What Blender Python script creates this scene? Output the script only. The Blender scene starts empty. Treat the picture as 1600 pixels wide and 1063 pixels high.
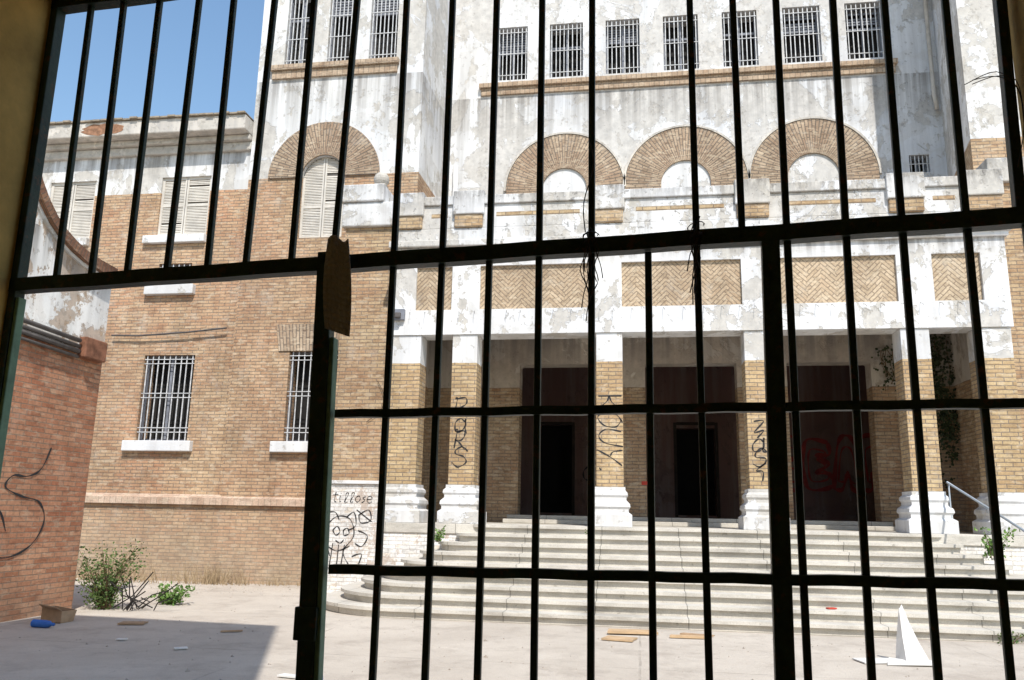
import bpy, math, random
from mathutils import Vector, Matrix
from mathutils.geometry import tessellate_polygon
random.seed(7)
scene=bpy.context.scene
COL=bpy.context.collection
# ---------------------------------------------------------------- camera
th=math.radians(8.9); ph=math.radians(11.9); ro=math.radians(1.1)
R=Vector((math.cos(th),math.sin(th),0)); Wf=Vector((-math.sin(th),math.cos(th),0)); Zv=Vector((0,0,1))
D=Wf*math.cos(ph)+Zv*math.sin(ph); U=Zv*math.cos(ph)-Wf*math.sin(ph)
R2=R*math.cos(ro)+U*math.sin(ro); U2=-R*math.sin(ro)+U*math.cos(ro)
cd=bpy.data.cameras.new('camera'); cd.lens=28.8; cd.sensor_width=36; cd.clip_start=0.05; cd.clip_end=2000
cam=bpy.data.objects.new('camera',cd); COL.objects.link(cam); scene.camera=cam
M=Matrix((R2,U2,-D)).transposed().to_4x4(); M.translation=Vector((0,0,1.6)); cam.matrix_world=M
# ---------------------------------------------------------------- light
el=math.radians(52)
Ld=Vector((-.366*math.cos(el),.93*math.cos(el),-math.sin(el)))
sl=bpy.data.lights.new('sun','SUN'); sl.energy=4.9; sl.angle=math.radians(.5); sl.color=(1,.955,.88)
so=bpy.data.objects.new('sun',sl); so.rotation_euler=Ld.to_track_quat('-Z','Y').to_euler(); so.location=(0,-20,40); COL.objects.link(so)
w=bpy.data.worlds.new('World'); scene.world=w; w.use_nodes=True
nt=w.node_tree; bg=nt.nodes['Background']; sk=nt.nodes.new('ShaderNodeTexSky'); sk.sky_type='NISHITA'; sk.sun_disc=False
sk.sun_elevation=el; sk.sun_rotation=math.radians(158.5); sk.air_density=1.5; sk.dust_density=.6; sk.ozone_density=2.2
hs=nt.nodes.new('ShaderNodeHueSaturation'); hs.inputs['Value'].default_value=1.25; hs.inputs['Saturation'].default_value=1.08
nt.links.new(sk.outputs[0],hs.inputs['Color']); nt.links.new(hs.outputs[0],bg.inputs[0]); bg.inputs[1].default_value=.15
scene.view_settings.view_transform='Standard'; scene.view_settings.look='None'; scene.view_settings.exposure=0
# ---------------------------------------------------------------- materials
class NT:
    def __init__(s,name):
        s.m=bpy.data.materials.new(name); s.m.use_nodes=True; s.t=s.m.node_tree; s.b=s.t.nodes['Principled BSDF']
        s.b.inputs['Roughness'].default_value=.85
        s.b.inputs['Specular IOR Level'].default_value=.25
    def n(s,typ,**k):
        x=s.t.nodes.new(typ)
        for a,b in k.items(): setattr(x,a,b)
        return x
    def l(s,a,b): s.t.links.new(a,b)
    def pos(s,scale=(1,1,1),off=(0,0,0)):
        g=s.n('ShaderNodeNewGeometry'); m=s.n('ShaderNodeMapping'); m.inputs['Scale'].default_value=scale; m.inputs['Location'].default_value=off
        s.l(g.outputs['Position'],m.inputs[0]); return m.outputs[0]
    def noise(s,scale,detail=5,rough=.6,vec=None,dist=0.0):
        x=s.n('ShaderNodeTexNoise'); x.inputs['Scale'].default_value=scale; x.inputs['Detail'].default_value=detail
        x.inputs['Roughness'].default_value=rough; x.inputs['Distortion'].default_value=dist
        s.l(vec if vec else s.pos(),x.inputs['Vector']); return x.outputs[0]
    def ramp(s,fac,a,b,ca=(0,0,0,1),cb=(1,1,1,1)):
        r=s.n('ShaderNodeValToRGB'); e=r.color_ramp.elements; e[0].position=a; e[1].position=b; e[0].color=ca; e[1].color=cb
        s.l(fac,r.inputs[0]); return r.outputs[0]
    def mix(s,f,a,b,mode='MIX'):
        x=s.n('ShaderNodeMix',data_type='RGBA',blend_type=mode)
        for v,i in ((f,0),(a,6),(b,7)):
            if isinstance(v,(int,float)): x.inputs[i].default_value=v
            elif isinstance(v,tuple): x.inputs[i].default_value=v if len(v)==4 else v+(1,)
            else: s.l(v,x.inputs[i])
        return x.outputs[2]
    def math(s,op,a,b=0.0):
        x=s.n('ShaderNodeMath',operation=op)
        for v,i in ((a,0),(b,1)):
            if isinstance(v,(int,float)): x.inputs[i].default_value=v
            else: s.l(v,x.inputs[i])
        return x.outputs[0]
    def bump(s,h,strength=.4,dist=.02):
        b=s.n('ShaderNodeBump'); b.inputs['Strength'].default_value=strength; b.inputs['Distance'].default_value=dist
        s.l(h,b.inputs['Height']); s.l(b.outputs[0],s.b.inputs['Normal'])
    def z(s):
        g=s.n('ShaderNodeNewGeometry'); x=s.n('ShaderNodeSeparateXYZ'); s.l(g.outputs['Position'],x.inputs[0]); return x.outputs[2]
def brickset(k,c1,c2,c3,mort,bw=.27,rh=.074,ms=.0085,effl=.4):
    uv=k.n('ShaderNodeUVMap'); 
    wob=k.n('ShaderNodeMix',data_type='VECTOR'); wob.inputs[0].default_value=.012
    nz=k.n('ShaderNodeTexNoise'); nz.inputs['Scale'].default_value=6; nz.inputs['Detail'].default_value=2; k.l(k.pos(),nz.inputs['Vector'])
    k.l(uv.outputs[0],wob.inputs[4]); k.l(nz.outputs['Color'],wob.inputs[5])
    def bt(a,b,m):
        t=k.n('ShaderNodeTexBrick'); k.l(wob.outputs[1],t.inputs['Vector'])
        t.inputs['Scale'].default_value=1; t.inputs['Brick Width'].default_value=bw; t.inputs['Row Height'].default_value=rh
        t.inputs['Mortar Size'].default_value=ms; t.inputs['Mortar Smooth'].default_value=.25; t.inputs['Bias'].default_value=0
        t.inputs['Color1'].default_value=a; t.inputs['Color2'].default_value=b; t.inputs['Mortar'].default_value=m; return t
    t=bt(c1+(1,),c2+(1,),mort+(1,))
    t3=bt(c3+(1,),tuple(.5*(a+b) for a,b in zip(c2,c3))+(1,),mort+(1,))
    big=k.ramp(k.noise(.5,7,.7),.40,.62)
    t2=k.mix(big,t.outputs['Color'],t3.outputs['Color'])
    dk=k.ramp(k.noise(5.5,2,.5,k.pos((.7,.7,2.4),(3,1,2))),.58,.64); t2=k.mix(k.math('MULTIPLY',dk,.4),t2,tuple(x*.55 for x in c3))
    lt=k.ramp(k.noise(6.5,2,.5,k.pos((.7,.7,2.2),(13,5,8))),.58,.64); t2=k.mix(k.math('MULTIPLY',lt,effl*1.1),t2,(.62,.52,.39))
    grime=k.ramp(k.noise(1.1,9,.72,k.pos((1,1,.5),(4,2,9))),.35,.70,(1.10,1.09,1.07,1),(.66,.64,.62,1))
    c=k.mix(1.0,t2,grime,'MULTIPLY')
    fine=k.ramp(k.noise(28,3,.6),.3,.7,(.82,.82,.82,1),(1.16,1.16,1.16,1))
    c=k.mix(1.0,c,fine,'MULTIPLY')
    eff=k.ramp(k.noise(2.0,8,.75,k.pos((1,1,1),(20,3,1))),.54,.72)
    c=k.mix(k.math('MULTIPLY',eff,effl),c,(.56,.51,.44))
    h=k.math('SUBTRACT',1.0,t.outputs['Fac'])
    return c,h
def plaster(k,white=(.75,.75,.745),peel=(.46,.43,.385),deep=(.24,.215,.19),amt=.5,seed=0,streak=.6,top=None,speck=.4,drips=(),grey_=.55):
    off=(seed*3.1,seed*1.7,seed*2.3)
    a=k.ramp(k.noise(.62,12,.68,k.pos((1,1,.8),off),.5),.585-.05*amt,.595-.05*amt)
    a2=k.ramp(k.noise(.8,10,.62,k.pos((.8,.8,1.1),(off[0]+5,7,off[2])),.8),.56-.03*amt,.60-.03*amt)
    b=k.ramp(k.noise(2.6,9,.68,k.pos((1,1,.7),off)),.64-.04*amt,.65-.04*amt)
    c=k.ramp(k.noise(8,5,.66,k.pos((1,1,1),off)),.65-.02*amt,.67-.02*amt)
    sn=k.noise(1.0,9,.68,k.pos((2.6,2.6,.16),off)); st=k.ramp(sn,.44,.68)
    tone=k.ramp(k.noise(.5,7,.6,k.pos((1,1,1),(off[0]+9,3,1))),.32,.68,(.82,.83,.86,1),(1.10,1.09,1.07,1))
    col=k.mix(1.0,white,tone,'MULTIPLY')
    grey=tuple(.45*x+.55*y for x,y in zip(white,peel))
    col=k.mix(k.math('MULTIPLY',a2,grey_),col,grey)
    col=k.mix(k.math('MULTIPLY',st,streak*.8),col,(.34,.325,.31))
    pv=k.ramp(k.noise(5,6,.7,k.pos((1,1,1),off)),.35,.65,tuple(x*.82 for x in peel)+(1,),tuple(min(1,x*1.25) for x in peel)+(1,))
    col=k.mix(k.math('MULTIPLY',a,.75),col,pv)
    col=k.mix(k.math('MULTIPLY',b,.85),col,pv)
    col=k.mix(k.math('MULTIPLY',c,speck),col,deep)
    for zt,ln in drips:
        g=k.n('ShaderNodeMapRange'); g.inputs['From Min'].default_value=zt-ln; g.inputs['From Max'].default_value=zt
        zz=k.z(); k.l(zz,g.inputs['Value']); below=k.math('LESS_THAN',zz,zt)
        dn=k.ramp(k.noise(1.0,6,.6,k.pos((5.5,5.5,.12),(zt,2,1))),.40,.60)
        f=k.math('MULTIPLY',k.math('MULTIPLY',g.outputs[0],below),dn)
        col=k.mix(k.math('MULTIPLY',f,.85),col,(.23,.215,.20))
    if top is not None:
        g=k.n('ShaderNodeMapRange'); g.inputs['From Min'].default_value=top-.42; g.inputs['From Max'].default_value=top
        k.l(k.z(),g.inputs['Value'])
        gg=k.math('MULTIPLY',g.outputs[0],k.ramp(k.noise(3,8,.75,k.pos((2.0,2.0,.5),off)),.40,.58))
        col=k.mix(k.math('MULTIPLY',gg,.75),col,(.14,.13,.12))
    h=k.math('SUBTRACT',1.0,k.math('ADD',k.math('MULTIPLY',a,.5),k.math('MULTIPLY',b,.4)))
    h=k.math('ADD',h,k.math('MULTIPLY',k.noise(25,4,.6),.3))
    return col,h
def m_plaster(name,**kw):
    k=NT(name); c,h=plaster(k,**kw); k.l(c,k.b.inputs['Base Color']); k.bump(h,.7,.02); return k.m
Y1=(.40,.28,.17); Y2=(.56,.42,.27); Y3=(.40,.23,.135); MO=(.25,.20,.155)
def m_brick(name,c1=Y1,c2=Y2,c3=Y3,mort=MO,**kw):
    k=NT(name); c,h=brickset(k,c1,c2,c3,mort,**kw); k.l(c,k.b.inputs['Base Color']); k.bump(h,.6,.01); return k.m
def m_zone(name,z0,c1=Y1,c2=Y2,c3=Y3,mort=MO,soft=.05,seed=0,amt=.5,base=None,basecol=(.42,.35,.26),effl=.4,**kw):
    k=NT(name); c,h=brickset(k,c1,c2,c3,mort,effl=effl); p,hp=plaster(k,seed=seed,amt=amt,**kw)
    zz=k.math('ADD',k.z(),k.math('MULTIPLY',k.math('SUBTRACT',k.noise(2.5,6,.7),.5),soft))
    f=k.math('GREATER_THAN',zz,z0)
    if base is not None:
        g=k.n('ShaderNodeMapRange'); g.inputs['From Min'].default_value=0; g.inputs['From Max'].default_value=base
        g.inputs['To Min'].default_value=.65; g.inputs['To Max'].default_value=0
        k.l(k.math('ADD',k.z(),k.math('MULTIPLY',k.noise(2.0,6,.7),.8)),g.inputs['Value'])
        c=k.mix(g.outputs[0],c,basecol)
        er=k.math('MULTIPLY',g.outputs[0],k.ramp(k.noise(4,8,.75,k.pos((1,1,1.4),(8,8,8))),.50,.58)); c=k.mix(er,c,(.24,.17,.12))
    k.l(k.mix(f,c,p),k.b.inputs['Base Color'])
    k.bump(k.mix(f,h,hp),.7,.015); return k.m
def m_simple(name,col,rough=.8,var=.25,scale=6,metal=0,bump=.2):
    k=NT(name); d=tuple(c*(1-var) for c in col); e=tuple(min(1,c*(1+var)) for c in col)
    n=k.noise(scale,6,.65)
    k.l(k.ramp(n,.3,.7,d+(1,),e+(1,)),k.b.inputs['Base Color']); k.b.inputs['Roughness'].default_value=rough; k.b.inputs['Metallic'].default_value=metal
    if bump: k.bump(n,bump,.01)
    return k.m
MAT={}
MAT['wing']=m_zone('wing_wall_material',9.12,c1=(.40,.265,.16),c2=(.57,.415,.265),c3=(.48,.26,.155),seed=1,base=2.4,amt=.9,drips=((10.1,.7),))
MAT['tower']=m_zone('tower_wall_material',9.32,c1=(.40,.265,.16),c2=(.57,.41,.265),c3=(.46,.265,.16),seed=2,amt=1.2,drips=((11.88,1.6),))
MAT['towerR']=m_zone('right_tower_material',9.5,seed=5,amt=1.8)
MAT['flank']=m_brick('flank_brick_material',c1=(.42,.29,.17),c2=(.57,.44,.28))
MAT['brickY']=m_brick('yellow_brick_material',c1=(.42,.30,.17),c2=(.56,.43,.27),c3=(.40,.26,.15))
MAT['arch']=m_brick('arch_brick_material',c1=(.36,.27,.19),c2=(.52,.41,.30),c3=(.35,.24,.165),mort=(.18,.15,.12),bw=.30,rh=.074,ms=.011)
MAT['ledge']=m_brick('ledge_brick_material',c1=(.42,.32,.235),c2=(.54,.43,.32),c3=(.40,.28,.19),mort=(.24,.19,.15),bw=.13,rh=.3,ms=.008)
MAT['plinthledge']=m_brick('plinth_ledge_material',c1=(.54,.38,.28),c2=(.66,.52,.41),c3=(.56,.40,.30),mort=(.36,.28,.22),bw=.14,rh=.3,ms=.006)
MAT['pier']=m_zone('pier_material',4.46,c1=(.44,.31,.17),c2=(.60,.46,.27),c3=(.44,.29,.16),seed=3,amt=.5,white=(.76,.76,.76))
MAT['herring']=m_brick('herringbone_material',c1=(.46,.36,.25),c2=(.58,.47,.34),c3=(.46,.34,.23),mort=(.27,.21,.155),bw=.30,rh=.066,ms=.009)
MAT['leftw']=m_zone('outbuilding_wall_material',3.95,c1=(.38,.17,.095),c2=(.56,.31,.19),c3=(.38,.15,.085),mort=(.30,.20,.14),seed=26,amt=1.8,soft=.14,base=1.0,basecol=(.33,.20,.13),effl=.22,white=(.92,.91,.88),peel=(.42,.31,.22),streak=.7,grey_=.3,drips=((5.6,.9),))
MAT['central']=m_plaster('facade_plaster_material',seed=4,amt=1.5,streak=.6,white=(.76,.765,.77),peel=(.49,.465,.43),drips=((12.58,1.5),))
MAT['portico']=m_plaster('portico_plaster_material',seed=7,amt=.9,streak=.45,white=(.77,.77,.77),drips=((6.72,.35),))
MAT['parapet']=m_plaster('parapet_plaster_material',seed=8,amt=1.7,streak=.85,white=(.78,.78,.78),deep=(.16,.15,.14),top=8.02,speck=.6)
MAT['flankpar']=m_plaster('flank_parapet_plaster_material',seed=18,amt=1.6,streak=.8,white=(.76,.76,.76),top=8.6)
MAT['trim']=m_plaster('trim_plaster_material',seed=9,amt=.6,streak=.4)
MAT['cornice']=m_plaster('cornice_plaster_material',white=(.66,.61,.54),seed=10,amt=1.6,streak=.9)
MAT['base']=m_plaster('pier_base_material',seed=11,amt=.9,streak=.5,white=(.76,.76,.76))
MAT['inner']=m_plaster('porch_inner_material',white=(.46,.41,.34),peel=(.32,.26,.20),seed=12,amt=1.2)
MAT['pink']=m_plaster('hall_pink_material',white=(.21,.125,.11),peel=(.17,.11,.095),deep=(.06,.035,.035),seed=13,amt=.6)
k=NT('white_painted_brick_material'); c,h=brickset(k,(.66,.65,.64),(.74,.73,.71),(.58,.55,.51),(.48,.45,.42))
pe=k.ramp(k.noise(2.6,8,.75),.56,.59); c=k.mix(k.math('MULTIPLY',pe,.8),c,(.38,.30,.24)); c=k.mix(1.0,c,(1.25,1.27,1.3,1),'MULTIPLY'); k.l(c,k.b.inputs['Base Color']); k.bump(h,.6,.01); MAT['wbrick']=k.m
# steps stone
k=NT('step_stone_material'); n=k.noise(1.6,9,.68); st=k.ramp(n,.3,.72,(.66,.62,.55,1),(.46,.43,.38,1))
st=k.mix(k.math('MULTIPLY',k.ramp(k.noise(1.0,8,.72,k.pos((.8,.8,4))),.50,.66),.55),st,(.27,.245,.21))
st=k.mix(k.math('MULTIPLY',k.ramp(k.noise(7,6,.7),.62,.68),.5),st,(.18,.16,.13))
sp=k.ramp(k.noise(60,2,.5),.35,.65,(.92,.92,.92,1),(1.08,1.08,1.08,1)); st=k.mix(1.0,st,sp,'MULTIPLY')
uv=k.n('ShaderNodeUVMap'); t=k.n('ShaderNodeTexBrick'); k.l(uv.outputs[0],t.inputs['Vector']); t.inputs['Scale'].default_value=1
t.inputs['Brick Width'].default_value=1.35; t.inputs['Row Height'].default_value=50; t.inputs['Mortar Size'].default_value=.007; t.inputs['Mortar Smooth'].default_value=.1
st=k.mix(k.math('MULTIPLY',t.outputs['Fac'],.75),st,(.14,.13,.115)); k.l(st,k.b.inputs['Base Color']); k.bump(n,.6,.03); MAT['step']=k.m
# ground
k=NT('courtyard_ground_material')
a=k.noise(.35,10,.72,None,.5); c=k.ramp(a,.32,.68,(.61,.55,.475,1),(.45,.395,.335,1))
b=k.ramp(k.noise(1.5,10,.74),.50,.64); c=k.mix(k.math('MULTIPLY',b,.5),c,(.33,.28,.235))
sm=k.ramp(k.noise(22,6,.72),.60,.68); c=k.mix(k.math('MULTIPLY',sm,.55),c,(.20,.17,.14))
gr=k.ramp(k.noise(90,3,.6),.3,.7,(.82,.82,.82,1),(1.14,1.14,1.14,1)); c=k.mix(1.0,c,gr,'MULTIPLY')
wv=k.n('ShaderNodeTexBrick'); wv.inputs['Scale'].default_value=1; wv.inputs['Brick Width'].default_value=4.0; wv.inputs['Row Height'].default_value=3.0; wv.inputs['Mortar Size'].default_value=.012; wv.offset=0
mp=k.n('ShaderNodeMix',data_type='VECTOR'); mp.inputs[0].default_value=.04
nn=k.n('ShaderNodeTexNoise'); nn.inputs['Scale'].default_value=1.5; nn.inputs['Detail'].default_value=6; k.l(k.pos(),nn.inputs['Vector'])
k.l(k.pos(),mp.inputs[4]); k.l(nn.outputs['Color'],mp.inputs[5]); k.l(mp.outputs[1],wv.inputs['Vector'])
cr=k.math('MULTIPLY',wv.outputs['Fac'],k.ramp(k.noise(1.1,6,.7),.42,.6)); c=k.mix(k.math('MULTIPLY',cr,.5),c,(.20,.17,.14))
k.l(c,k.b.inputs['Base Color']); k.bump(k.math('SUBTRACT',k.noise(8,7,.72),cr),.7,.03); MAT['ground']=k.m
MAT['dark']=m_simple('dark_interior_material',(.018,.017,.016),bump=0)  # near-black back planes: darkness of the unlit rooms put into the colour
MAT['darkroom']=m_simple('unlit_doorway_material',(.008,.007,.007),bump=0)  # near-black sheet stands in for the unlit space beyond each doorway
MAT['doorframe']=m_simple('door_frame_material',(.045,.035,.03),bump=0)
MAT['grille']=m_simple('white_grille_material',(.55,.55,.55),.5,.35,9)
MAT['greyframe']=m_simple('window_frame_material',(.20,.21,.24),.6,.3,5)
MAT['shutter']=m_simple('shutter_material',(.60,.56,.50),.6,.18,3)
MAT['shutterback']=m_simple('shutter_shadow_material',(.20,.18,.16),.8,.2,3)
MAT['tile']=m_simple('roof_tile_material',(.30,.25,.19),.9,.4,5,bump=.6)
MAT['rubble']=m_simple('broken_brick_material',(.28,.15,.09),.9,.5,9,bump=1)
MAT['coping']=m_brick('coping_brick_material',c1=(.20,.10,.065),c2=(.32,.18,.11),c3=(.18,.09,.06),mort=(.12,.09,.07),bw=.07,rh=.3,ms=.008,effl=.15)
MAT['ochre']=m_simple('ochre_wall_material',(.62,.43,.15),.9,.4,2.5,bump=.6)
k=NT('gate_paint_material'); n=k.noise(9,8,.75); c=k.ramp(n,.38,.62,(.014,.028,.020,1),(.030,.055,.040,1))
ru=k.ramp(k.noise(28,6,.7),.56,.64); c=k.mix(k.math('MULTIPLY',ru,.7),c,(.10,.05,.025)); k.l(c,k.b.inputs['Base Color']); k.b.inputs['Roughness'].default_value=.45
k.bump(k.noise(60,5,.7),.6,.003); MAT['gate']=k.m
MAT['green']=m_simple('lit_green_paint_material',(.16,.27,.18),.5,.3,14)  # green paint made pale so its colour carries light on the post edge
MAT['wire']=m_simple('rusty_wire_material',(.05,.035,.025),.7,.3,30,bump=0)
MAT['rag']=m_simple('rag_material',(.38,.345,.31),.95,.12,5,bump=0)
MAT['spray']=m_simple('black_spray_material',(.03,.03,.032),.7,.3,20,bump=0)
MAT['red']=m_simple('red_spray_material',(.30,.045,.04),.8,.35,6,bump=0)
MAT['pipe']=m_simple('pipe_material',(.10,.09,.085),.6,.3,8)
MAT['wpipe']=m_simple('white_pipe_material',(.58,.58,.58),.5,.15,5)
MAT['rust']=m_simple('rusty_box_material',(.22,.10,.06),.8,.5,7)
MAT['steel']=m_simple('handrail_material',(.34,.38,.42),.4,.1,10,metal=.3,bump=0)
MAT['ply']=m_simple('plywood_material',(.50,.35,.21),.8,.2,6)
MAT['card']=m_simple('cardboard_material',(.40,.27,.17),.9,.2,9)
MAT['foam']=m_simple('white_board_material',(.70,.69,.67),.6,.1,5)
MAT['blue']=m_simple('blue_plastic_material',(.04,.14,.45),.4,.15,6,bump=0)
MAT['redp']=m_simple('red_plastic_material',(.50,.06,.04),.4,.15,6,bump=0)
MAT['char']=m_simple('charred_material',(.03,.026,.024),.9,.3,12)
MAT['gravel']=m_simple('gravel_material',(.36,.31,.26),.9,.4,15)
def leafmat(name,a,b):
    k=NT(name); k.l(k.ramp(k.noise(9,3,.6),.35,.65,a+(1,),b+(1,)),k.b.inputs['Base Color'])
    k.b.inputs['Roughness'].default_value=.6
    return k.m
MAT['leaf']=leafmat('leaf_material',(.045,.09,.022),(.14,.19,.06))
MAT['leaf2']=leafmat('bright_leaf_material',(.07,.15,.03),(.17,.27,.07))
MAT['ivy']=leafmat('ivy_leaf_material',(.018,.028,.012),(.045,.06,.022))
MAT['dry']=leafmat('dry_grass_material',(.26,.18,.10),(.42,.32,.20))
MAT['stem']=m_simple('stem_material',(.16,.11,.06),.9,.3,20,bump=0)
# ---------------------------------------------------------------- mesh builder
class MB:
    def __init__(s,xf=None): s.v=[];s.f=[];s.mi=[];s.uv=[];s.xf=xf
    def add(s,pts):
        i=len(s.v); s.v+= [tuple(s.xf(p)) if s.xf else tuple(p) for p in pts]; return i
    def poly(s,pts,mi=0,uv=None):
        i=s.add(pts); s.f.append(tuple(range(i,i+len(pts)))); s.mi.append(mi); s.uv.append(uv)
    def box(s,x0,x1,y0,y1,z0,z1,mi=0):
        i=s.add([(x0,y0,z0),(x1,y0,z0),(x1,y1,z0),(x0,y1,z0),(x0,y0,z1),(x1,y0,z1),(x1,y1,z1),(x0,y1,z1)])
        for q in ((0,3,2,1),(4,5,6,7),(0,1,5,4),(1,2,6,5),(2,3,7,6),(3,0,4,7)):
            s.f.append(tuple(i+j for j in q)); s.mi.append(mi); s.uv.append(None)
        return s
    def flat(s,outer,holes,fn,mi=0):
        loops=[[Vector((a,b,0)) for a,b in outer]]+[[Vector((a,b,0)) for a,b in h] for h in holes]
        allp=[p for l in loops for p in l]; tr=tessellate_polygon(loops)
        i=s.add([fn(p.x,p.y) for p in allp])
        for t in tr: s.f.append(tuple(i+j for j in t)); s.mi.append(mi); s.uv.append(None)
        return s
    def reveal(s,loop,fn0,fn1,mi=0,closed=True):
        n=len(loop)
        for a in range(n if closed else n-1):
            p=loop[a];q=loop[(a+1)%n]
            s.poly([fn0(*p),fn0(*q),fn1(*q),fn1(*p)],mi)
        return s
    def tube(s,pts,r,n=6,mi=0,cap=True):
        pts=[Vector(p) for p in pts]; rings=[]
        for a,p in enumerate(pts):
            t=(pts[min(a+1,len(pts)-1)]-pts[max(a-1,0)]).normalized()
            u=t.cross(Vector((0,0,1)));
            if u.length<.1: u=t.cross(Vector((0,1,0)))
            u.normalize(); v=t.cross(u)
            rr=r[a] if isinstance(r,(list,tuple)) else r
            rings.append(s.add([p+u*rr*math.cos(2*math.pi*j/n)+v*rr*math.sin(2*math.pi*j/n) for j in range(n)]))
        for a in range(len(rings)-1):
            for j in range(n):
                s.f.append((rings[a]+j,rings[a]+(j+1)%n,rings[a+1]+(j+1)%n,rings[a+1]+j)); s.mi.append(mi); s.uv.append(None)
        if cap:
            for rg in (rings[0],rings[-1]): s.f.append(tuple(rg+j for j in range(n))); s.mi.append(mi); s.uv.append(None)
        return s
    def make(s,name,mats,parent=None,label=None,cat=None,group=None,kind=None,bevel=0,smooth=False):
        me=bpy.data.meshes.new(name); me.from_pydata(s.v,[],s.f)
        for m in (mats if isinstance(mats,(list,tuple)) else [mats]): me.materials.append(MAT[m])
        uvl=me.uv_layers.new(name='UVMap'); 
        for pi,p in enumerate(me.polygons):
            p.material_index=s.mi[pi]; p.use_smooth=smooth
            cu=s.uv[pi]; nrm=p.normal; ax=max(range(3),key=lambda a:abs(nrm[a]))
            for j,li in enumerate(p.loop_indices):
                if cu: uvl.data[li].uv=cu[j]
                else:
                    c=me.vertices[me.loops[li].vertex_index].co
                    uvl.data[li].uv=((c.x,c.z) if ax==1 else (c.y,c.z) if ax==0 else (c.x,c.y))
        me.update()
        o=bpy.data.objects.new(name,me); COL.objects.link(o)
        if bevel:
            b=o.modifiers.new('bevel','BEVEL'); b.width=bevel; b.segments=2; b.limit_method='ANGLE'; b.angle_limit=math.radians(40)
        if parent is not None:
            o.parent=parent; o.matrix_parent_inverse=ROOTINV[parent.name] if parent.name in ROOTINV else Matrix()
        if label: o['label']=label
        if cat: o['category']=cat
        if group: o['group']=group
        if kind: o['kind']=kind
        return o
ROOTINV={}
def sub(o,par):
    o.parent=par; o.matrix_parent_inverse=Matrix()
def thing(name,loc,label,cat,group=None):
    e=bpy.data.objects.new(name,None); e.location=loc; e.empty_display_size=.2; COL.objects.link(e)
    e['label']=label; e['category']=cat
    if group: e['group']=group
    ROOTINV[e.name]=Matrix.Translation(-Vector(loc)); return e
def FY(Y): return lambda a,b:(a,Y,b)
def FX(X): return lambda a,b:(X,a,b)
def rect(x0,x1,z0,z1): return [(x0,z0),(x1,z0),(x1,z1),(x0,z1)]
def archloop(x0,x1,z0,zs,n=16):
    c=(x0+x1)/2;r=(x1-x0)/2
    return [(x0,z0),(x1,z0)]+[(c+r*math.cos(math.pi*i/n),zs+r*math.sin(math.pi*i/n)) for i in range(n+1)]
def smoothpts(P,k=5):
    if len(P)<3: return P
    out=[];P=[Vector(p) for p in P]
    for i in range(len(P)-1):
        p0=P[max(i-1,0)];p1=P[i];p2=P[i+1];p3=P[min(i+2,len(P)-1)]
        for j in range(k):
            t=j/k; out.append(.5*((2*p1)+(-p0+p2)*t+(2*p0-5*p1+4*p2-p3)*t*t+(-p0+3*p1-3*p2+p3)*t**3))
    out.append(P[-1]); return out
def ribbon(mb,P2,width,fn,mi=0):
    P=smoothpts([Vector((a,b)) for a,b in P2],6); L=[];Rr=[]
    for i,p in enumerate(P):
        t=(P[min(i+1,len(P)-1)]-P[max(i-1,0)]); t=t.normalized() if t.length>1e-6 else Vector((1,0)); n=Vector((-t.y,t.x))
        w=width*.5*(.75+.35*math.sin(i*.9)); L.append(p+n*w); Rr.append(p-n*w)
    for i in range(len(P)-1):
        mb.poly([fn(*L[i]),fn(*L[i+1]),fn(*Rr[i+1]),fn(*Rr[i])],mi)
# ---------------------------------------------------------------- ground
g=MB(); g.poly([(-300,-300,0),(300,-300,0),(300,300,0),(-300,300,0)])
g.make('ground','ground',kind='structure')
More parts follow.
